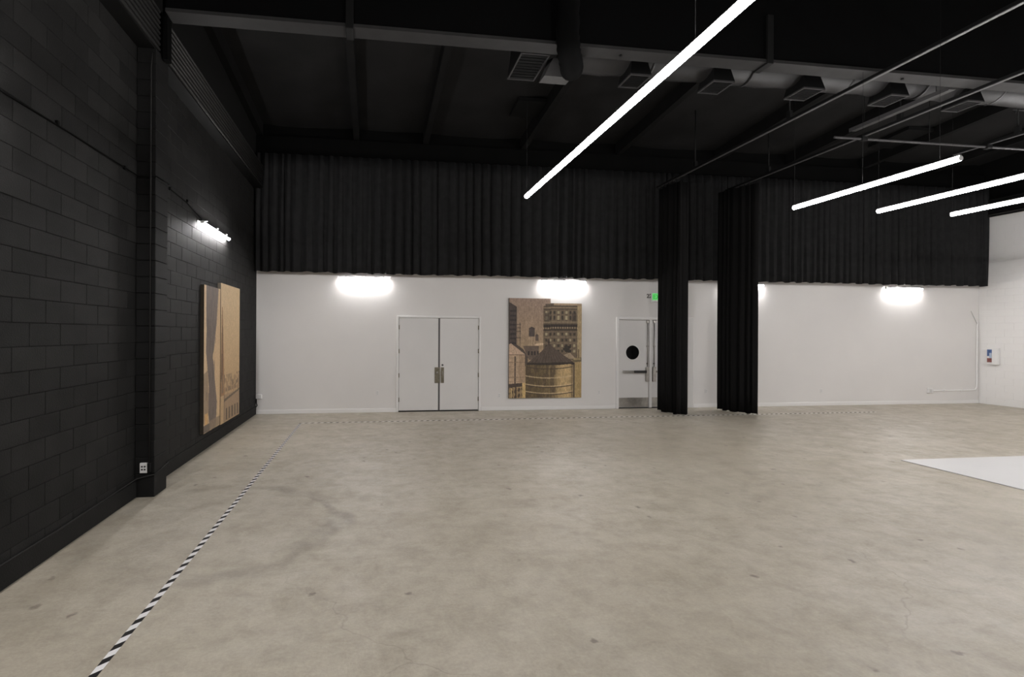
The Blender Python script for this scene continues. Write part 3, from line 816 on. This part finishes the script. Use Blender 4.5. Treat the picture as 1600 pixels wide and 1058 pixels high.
def tank_picture(x0, x1, y0, y1, w, h):
    c = Canvas(x0, x1, y0, y1, w, h)
    X, Y = c.X, c.Y
    t = np.clip((Y - 135) / 830, 0, 1)[..., None]
    c.C[:] = np.array((128, 107, 93)) * (1 - t) + np.array((148, 124, 86)) * t
    c.put(X > 480, (136, 116, 88), 0.7)
    # dark block with fire escape
    c.poly([(130, 168), (196, 208), (196, 545), (130, 545)], (66, 57, 53))
    for k in range(8): c.rect(140, 190, 235 + 38 * k, 252 + 38 * k, (47, 41, 41), .8)
    for yy in (352, 380, 410, 462): c.rect(192, 232, yy, yy + 5, (70, 60, 54))
    c.rect(219, 226, 338, 560, (72, 62, 55)); c.rect(204, 208, 370, 560, (84, 72, 62))
    # low roofs in the middle
    c.poly([(196, 520), (250, 560), (290, 620), (290, 700), (196, 700)], (72, 62, 55))
    c.poly([(250, 532), (380, 532), (380, 640), (300, 650), (270, 590)], (88, 74, 64))
    for k in range(4): c.rect(290 + 26 * k, 303 + 26 * k, 575, 610, (48, 42, 40))
    c.poly([(340, 522), (375, 508), (450, 508), (445, 524), (345, 530)], (176, 152, 122))
    # small far tanks
    c.rect(298, 346, 388, 455, (70, 61, 57)); c.poly([(293, 388), (321, 372), (351, 388)], (60, 52, 50))
    for xx in (300, 320, 340): c.rect(xx, xx + 4, 455, 528, (150, 128, 104))
    c.rect(352, 379, 445, 490, (86, 73, 64)); c.poly([(350, 447), (365, 432), (381, 447)], (70, 60, 55))
    for xx in (356, 372): c.rect(xx, xx + 4, 490, 515, (98, 84, 72))
    # ornate building
    c.rect(419, 701, 198, 655, (92, 78, 62)); c.rect(434, 506, 180, 200, (84, 72, 60))
    c.rect(419, 701, 198, 206, (62, 53, 44)); c.rect(425, 697, 208, 222, (112, 96, 76)); c.rect(419, 701, 222, 232, (70, 60, 48))
    for i in range(8):
        xa = 436 + 33 * i
        for (ya, yb) in ((245, 268), (285, 318), (425, 447), (474, 496), (522, 544), (566, 588)):
            lightw = (i * 7 + ya) % 5 < 2
            c.rect(xa, xa + 17, ya, yb, (150, 136, 104) if lightw else (52, 46, 40), .85)
        c.rect(xa + 20, xa + 30, 235, 345, (104, 90, 70), .7)
    for xa in (432, 655): c.rect(xa, xa + 36, 255, 335, (58, 50, 43), .6)
    c.rect(419, 701, 330, 340, (118, 102, 80)); c.rect(419, 701, 352, 376, (54, 46, 40)); c.rect(419, 701, 378, 390, (126, 108, 84)); c.rect(419, 701, 392, 408, (60, 51, 43))
    for i in range(14): c.rect(426 + 20 * i, 434 + 20 * i, 360, 392, (38, 33, 30), .7)
    for yy in (458, 508, 556): c.rect(419, 701, yy, yy + 4, (112, 96, 76))
    for (cx, cy) in ((608, 540), (632, 545), (612, 575), (635, 578), (596, 560), (622, 560)): c.ell(cx, cy, 15, 13, (50, 44, 38))
    c.poly([(585, 610), (640, 590), (690, 640), (610, 640)], (132, 114, 92))
    c.rect(701, 740, 198, 640, (142, 122, 90)); c.rect(706, 716, 560, 640, (96, 82, 62))
    c.poly([(660, 640), (735, 628), (740, 665), (660, 668)], (88, 76, 56)); c.rect(668, 730, 634, 650, (150, 130, 92), .7)
    # tank on the left
    c.rect(130, 267, 603, 848, (152, 127, 102)); c.put((X < 267) & (Y > 603) & (Y < 848) & (X > 215), (132, 108, 84), .6)
    c.poly([(130, 520), (150, 512), (268, 603), (130, 606)], (158, 132, 110)); c.rect(130, 267, 603, 610, (96, 80, 66))
    c.rect(178, 191, 618, 870, (84, 70, 60))
    for yy in (665, 700, 745, 790, 825): c.rect(130, 266, yy, yy + 4, (118, 97, 78))
    c.poly([(130, 848), (267, 838), (262, 868), (130, 878)], (64, 54, 47))
    c.rect(130, 290, 878, 965, (126, 104, 74)); c.put((X < 245) & (Y > 876) & (np.sin(X * .21) + np.sin(Y * .13 + X * .05) > 0.3), (70, 58, 46))
    c.rect(244, 276, 840, 965, (172, 144, 94)); c.rect(150, 158, 880, 965, (168, 142, 96)); c.rect(186, 196, 870, 965, (60, 50, 42))
    # big tank
    u = np.clip((X - 272) / 390, 0, 1)
    shade = np.interp(u, (0, .12, .3, .45, .62, .7, .85, .95, 1), (.55, .62, .58, .66, .74, 1.0, 1.12, 1.05, .85))
    body = (X > 272) & (X < 664) & (Y > 684)
    base = np.array((146, 122, 84))[None, None] * shade[..., None]
    streak = 1 + 0.16 * (smooth_noise(c.h, c.w, 40, 3) - .5) + 0.10 * np.sin(X * .55)
    a = body[..., None]
    c.C = np.where(a, base * streak[..., None], c.C)
    c.put(body & (smooth_noise(c.h, c.w, 14, 9) > .58) & (X < 520), (70, 58, 46), .55)
    for yy in (705, 780, 848, 858, 908, 918):
        bow = yy + 20 * (1 - ((X - 468) / 198) ** 2)
        c.put(body & (np.abs(Y - bow) < 4.5), (172, 148, 112) if yy in (848, 780, 908) else (66, 55, 44), .75)
    cone = c.poly([(464, 515), (474, 524), (560, 590), (668, 668), (664, 682), (560, 692), (400, 692), (276, 688), (282, 676), (380, 598), (450, 532)], (72, 61, 53))
    c.put(cone & (np.abs(((X - 465) / np.maximum(Y - 500, 1)) * 6 % 1 - .5) < .12), (88, 75, 64), .6)
    c.put(cone & (Y > 672), (52, 44, 38))
    c.rect(459, 471, 474, 530, (62, 52, 46)); c.ell(465, 500, 11, 12, (62, 52, 46))
    c.rect(652, 678, 672, 690, (50, 42, 36)); c.rect(668, 680, 685, 965, (62, 52, 42)); c.rect(655, 660, 690, 965, (84, 70, 52))
    c.rect(681, 740, 668, 965, (140, 117, 76))
    g = 1 + 0.14 * (np.random.default_rng(4).random((c.h, c.w)) - .5)
    return c.C * g[..., None]

def tower_picture(which, w, h):
    c = Canvas(0, 1, 0, 1, w, h)
    X, Y = c.X, c.Y
    if which == 0:
        c.C[:] = (190, 157, 116)
        c.put(X < .14, (198, 168, 128))
        c.poly([(.12, 0), (.88, 0), (.76, .25), (.62, .42), (.50, .50), (.56, .52), (.66, .66), (.80, .82), (.74, 1.0), (.36, 1.0), (.26, .85), (.30, .70), (.20, .55), (.12, .44), (.16, .32), (.13, .18)], (108, 93, 83))
        n = smooth_noise(h, w, 16, 21)
        c.put((n > .6) & (X > .13) & (X < .7), (88, 77, 70), .45)
        for k in range(5): c.poly([(.18 + .1 * k, .08 + .05 * k), (.24 + .1 * k, .06 + .05 * k), (.16 + .08 * k, .42), (.13 + .08 * k, .42)], (84, 72, 66), .5)
        c.poly([(0, .60), (.22, .58), (.32, .86), (.10, .96), (0, .93)], (128, 108, 86), .7)
        c.rect(.06, .24, .87, .945, (196, 150, 92)); c.rect(0, .4, .945, 1.0, (98, 84, 72)); c.rect(.36, 1, .93, 1, (132, 112, 88), .8)
    else:
        t = np.clip(Y, 0, 1)[..., None]
        c.C[:] = np.array((200, 170, 128)) * (1 - t) + np.array((172, 138, 96)) * t
        c.poly([(.05, .17), (.085, .17), (.16, .55), (.20, .80), (.0, .80), (.02, .5)], (146, 108, 72))
        c.poly([(.06, .3), (.08, .3), (.10, .7), (.03, .7)], (92, 68, 50))
        n = smooth_noise(h, w, 26, 5)
        c.put((n > .52) & (Y > .655) & (Y < .78) & (X > .05), (116, 96, 74), .75)
        c.put((n < .35) & (Y > .68) & (Y < .80), (150, 118, 86), .8)
        c.rect(0, 1, .80, 1.0, (152, 124, 94)); c.poly([(.1, .835), (1, .79), (1, .805), (.1, .855)], (100, 84, 68))
        for k in range(5): c.rect(.26 + .15 * k, .33 + .15 * k, .90, .985, (94, 78, 62))
        c.rect(0, .16, .80, 1, (176, 144, 104)); c.rect(.16, .19, .8, 1, (104, 86, 68))
    g = 1 + 0.10 * (np.random.default_rng(6 + which).random((h, w)) - .5)
    return c.C * g[..., None]

def print_board(name, parent, img, origin, du, dv, thick, gain, seed=1, rough=0.15):
    """A board whose front carries a printed picture; origin is its top left front corner."""
    h, w, _ = img.shape
    img = img * 0.86 + img.mean(axis=2, keepdims=True) * 0.14
    grain = 1 + rough * (smooth_noise(h, w, 45, seed) - .5) + rough * (smooth_noise(h, w, 90, seed + 1) - .5)
    img = img * grain[..., None]
    s = np.clip(img, 0, 255) / 255.0
    lin_ = np.where(s <= 0.04045, s / 12.92, ((s + 0.055) / 1.055) ** 2.4) * gain
    o, U, V = Vector(origin), Vector(du), Vector(dv)
    nrm = U.cross(-V).normalized()
    vs = [tuple(o + U * (i / (w - 1)) + V * (j / (h - 1))) for j in range(h) for i in range(w)]
    fs = [(j * w + i, (j + 1) * w + i, (j + 1) * w + i + 1, j * w + i + 1) for j in range(h - 1) for i in range(w - 1)]
    mi = [0] * len(fs)
    k = len(vs)
    fc = [o, o + U, o + U + V, o + V]
    vs += [tuple(p) for p in fc] + [tuple(p - nrm * thick) for p in fc]
    for q in range(4):
        fs.append((k + q, k + (q + 1) % 4, k + 4 + (q + 1) % 4, k + 4 + q)); mi.append(1)
    fs.append((k + 4, k + 5, k + 6, k + 7)); mi.append(1)
    me = bpy.data.meshes.new(name); me.from_pydata(vs, [], fs)
    me.materials.append(M['print']); me.materials.append(M['board_edge'])
    me.polygons.foreach_set('material_index', mi)
    at = me.attributes.new('print', 'FLOAT_COLOR', 'POINT')
    buf = np.ones((len(vs), 4)); buf[:k, :3] = lin_.reshape(-1, 3)
    at.data.foreach_set('color', buf.ravel())
    me.update()
    ob = link(name, me)
    ob.location = -parent.location
    ob.parent = parent
    return ob
GAIN = 1.7
pa = thing('wall_picture', 'sepia print of rooftop water tanks on two boards, on the white back wall', 'picture', (4.6, YB, 0.33))
print_board('panel', pa, tank_picture(133, 479, 137, 965, 130, 300), (3.585, YB - .05, 2.995), (1.145, 0, 0), (0, 0, -2.668), .05, GAIN)
print_board('panel', pa, tank_picture(480, 736, 180, 965, 98, 285), (4.735, YB - .045, 2.872), (0.875, 0, 0), (0, 0, -2.548), .045, GAIN)
pb_ = thing('wall_picture', 'tan print of towers on two boards, on the black block wall', 'picture', (XL, 9.6, 0.31))
print_board('panel', pb_, tower_picture(0, 70, 200), (XL + .06, 8.53, 2.852), (0, 0.865, 0), (0, 0, -2.535), .06, GAIN * 0.66, 3, 0.06)
print_board('panel', pb_, tower_picture(1, 90, 200), (XL + .06, 9.43, 2.973), (0, 1.27, 0), (0, 0, -2.672), .06, GAIN * 0.66, 5, 0.06)

# ------------------------------------------------------------------ exit sign and number
def text_mesh(name, txt, size, depth, m, parent=None, loc=(0, 0, 0)):
    cu = bpy.data.curves.new(name, 'FONT'); cu.body = txt; cu.size = size; cu.extrude = depth; cu.offset = 0.004 * size / 0.2
    tmp = bpy.data.objects.new(name + '_tmp', cu); scene.collection.objects.link(tmp)
    dg = bpy.context.evaluated_depsgraph_get()
    me = bpy.data.meshes.new_from_object(tmp.evaluated_get(dg))
    bpy.data.objects.remove(tmp); me.name = name
    me.materials.clear(); me.materials.append(m)
    o = link(name, me, parent, loc)
    o.rotation_euler = (math.pi / 2, 0, 0)
    return o
ex = thing('exit_sign', 'green lit exit sign above the porthole door, half behind the drape', 'sign', (7.84, YB, 3.08))
MB().box(-0.21, 0.21, -0.06, 0.0, -0.13, 0.12, bev=.008).build('housing', M['plastic'], ex)
MB().box(-0.195, 0.195, -0.066, -0.06, -0.085, 0.105, bev=.004).build('face', M['exit_face'], ex)
text_mesh('lettering', 'EXIT', 0.17, 0.002, M['exit_letter'], ex, (-0.175, -0.068, -0.05))
MB().box(-0.21, -0.16, -0.05, -0.01, -0.155, -0.12, bev=.004).build('side_clip', M['plastic'], ex)
nm = text_mesh('wall_number', '22', 0.155, 0.002, M['ink'], None, (7.515, YB - 0.003, 3.06))
tag(nm, 'black number 22 on the white wall beside the exit sign', 'number')

# ------------------------------------------------------------------ outlets
def outlet(x, z, label, y=YB):
    t = thing('wall_outlet', label, 'outlet', (x, y, z), 'white wall outlets')
    MB().box(-0.036, 0.036, -0.008, 0, -0.058, 0.058, bev=.003).build('plate', M['plastic'], t)
    for dz in (-0.022, 0.022):
        MB().box(-0.017, 0.017, -0.0105, -0.007, dz - .014, dz + .014, bev=.002).build('socket', M['socket'], t)
    return t
outlet(0.12, 0.50, 'white wall outlet left of the closed double door')
outlet(3.34, 0.40, 'white wall outlet between the closed door and the water tank picture')
outlet(6.14, 0.46, 'white wall outlet between the water tank picture and the porthole door')
outlet(9.32, 0.46, 'white wall outlet on the wall between the two tall drapes')
outlet(12.97, 0.43, 'white wall outlet midway between the wider drape and the right corner')
cb_ = thing('junction_box', 'small white junction box low in the left corner of the back wall', 'junction box', (-2.82, YB, 0.44))
MB().box(-0.07, 0.07, -0.06, 0, -0.05, 0.05, bev=.005).build('box', M['plastic'], cb_)
MB().tube([(-0.06, -0.03, -0.05), (-0.06, -0.03, -0.16), (-0.04, -0.035, -0.22), (-0.07, -0.035, -0.26)], 0.012, 8).build('cable', M['cable_black'], cb_)
po = thing('pilaster_outlet', 'white four socket outlet low on the black pilaster', 'outlet', (-2.795, 6.32, 0.37))
MB().box(-0.043, 0.043, -0.03, 0, -0.062, 0.062, bev=.004).build('plate', M['plastic'], po)
for dx in (-0.016, 0.016):
    for dz in (-0.018, 0.018):
        MB().box(dx - .011, dx + .011, -0.034, -0.028, dz - .010, dz + .010, bev=.002).build('socket', M['ink'], po)
MB().box(0.052, 0.086, -0.045, 0, -0.05, 0.06, bev=.004).build('side_box', M['steel_dull'], po)
MB().tube([(0.062, -0.02, 0.06), (0.062, -0.02, 4.95), (0.075, -0.02, 5.12)], 0.010, 8).build('conduit', M['cable'], po)
cd = thing('white_conduit', 'white conduit run from an outlet to the right corner of the back wall', 'conduit', (16.62, YB, 0.40))
MB().box(-0.075, 0.075, -0.05, 0, -0.075, 0.075, bev=.008).build('outlet_box', M['plastic'], cd)
MB().box(-0.03, 0.03, -0.056, -0.048, -0.045, 0.045, bev=.003).build('socket', M['socket'], cd)
MB().tube([(0.07, -0.022, 0), (1.5, -0.022, 0), (1.60, -0.022, 0.02), (1.65, -0.022, 0.08), (1.66, -0.022, 0.16), (1.66, -0.022, 1.95), (1.68, -0.022, 2.05)], 0.016, 10).build('pipe', M['white_trim'], cd)
for x in (0.5, 1.1): MB().box(x - .012, x + .012, -0.042, 0, -0.03, 0.03, bev=.003).build('strap', M['white_trim'], cd)
MB().tube([(1.66, -0.022, 2.02), (1.42, -0.03, 2.42)], 0.006, 6).build('cable', M['scuff'], cd)

# cabinet on the right wall
ca = thing('wall_cabinet', 'white box with a blue and red picture panel on the right wall', 'cabinet', (XR, 12.05, 1.45))
MB().box(-0.09, 0.0, -0.125, 0.125, -0.25, 0.25, bev=.008).build('body', M['plastic'], ca)
M['blue'] = mat('blue_print', (0.06, 0.11, 0.26), 0.4, mottle=(16, 0.5)); M['red'] = mat('red_brown_print', (0.20, 0.07, 0.06), 0.4, mottle=(16, 0.4)); M['pale'] = mat('pale_blue_print', (0.38, 0.44, 0.55), 0.4)
pp = MB().box(-0.096, -0.088, 0.005, 0.112, 0.0, 0.20).build('picture_panel', M['blue'], ca)
MB().box(-0.097, -0.088, 0.005, 0.112, -0.18, -0.055).build('red_panel', M['red'], ca)
MB().box(-0.097, -0.088, 0.005, 0.06, -0.055, 0.10).build('pale_panel', M['pale'], ca)

# ------------------------------------------------------------------ cables on the left wall
c1 = thing('wall_cable', 'thin black cable strung along the block wall between the strip lights', 'cable', (XL, 6.0, 3.95), 'cables on the black wall')
MB().tube([(0.01, -1.95, -0.03), (0.01, -1.0, 0.0), (0.01, 0.25, 0.02), (0.02, 0.305, 0.02), (0.232, 0.305, 0.02), (0.232, 0.69, 0.04), (0.012, 0.70, 0.05), (0.012, 1.25, 0.14), (0.012, 1.9, 0.11), (0.012, 2.55, 0.0)], 0.008, 8).build('cable', M['cable_black'], c1)
for y in (-1.2, 0.0, 1.25, 1.9):
    MB().box(0.0, 0.024, y - .015, y + .015, -0.018 + (0.14 if y > 1 else 0.01), 0.022 + (0.14 if y > 1 else 0.01)).build('clip', M['cable_black'], c1)
c2 = thing('wall_cable', 'grey cable lying along the footing and around the black pilaster', 'cable', (XL, 6.0, 0.21), 'cables on the black wall')
MB().tube([(0.02, -3.2, 0.01), (0.02, -1.2, 0.0), (0.02, -0.35, 0.012), (0.02, -0.1, 0.02), (0.03, 0.30, 0.03), (0.229, 0.305, 0.075), (0.232, 0.69, 0.12), (0.05, 0.72, 0.10), (0.02, 1.0, 0.03)], 0.009, 8).build('cable', M['cable'], c2)
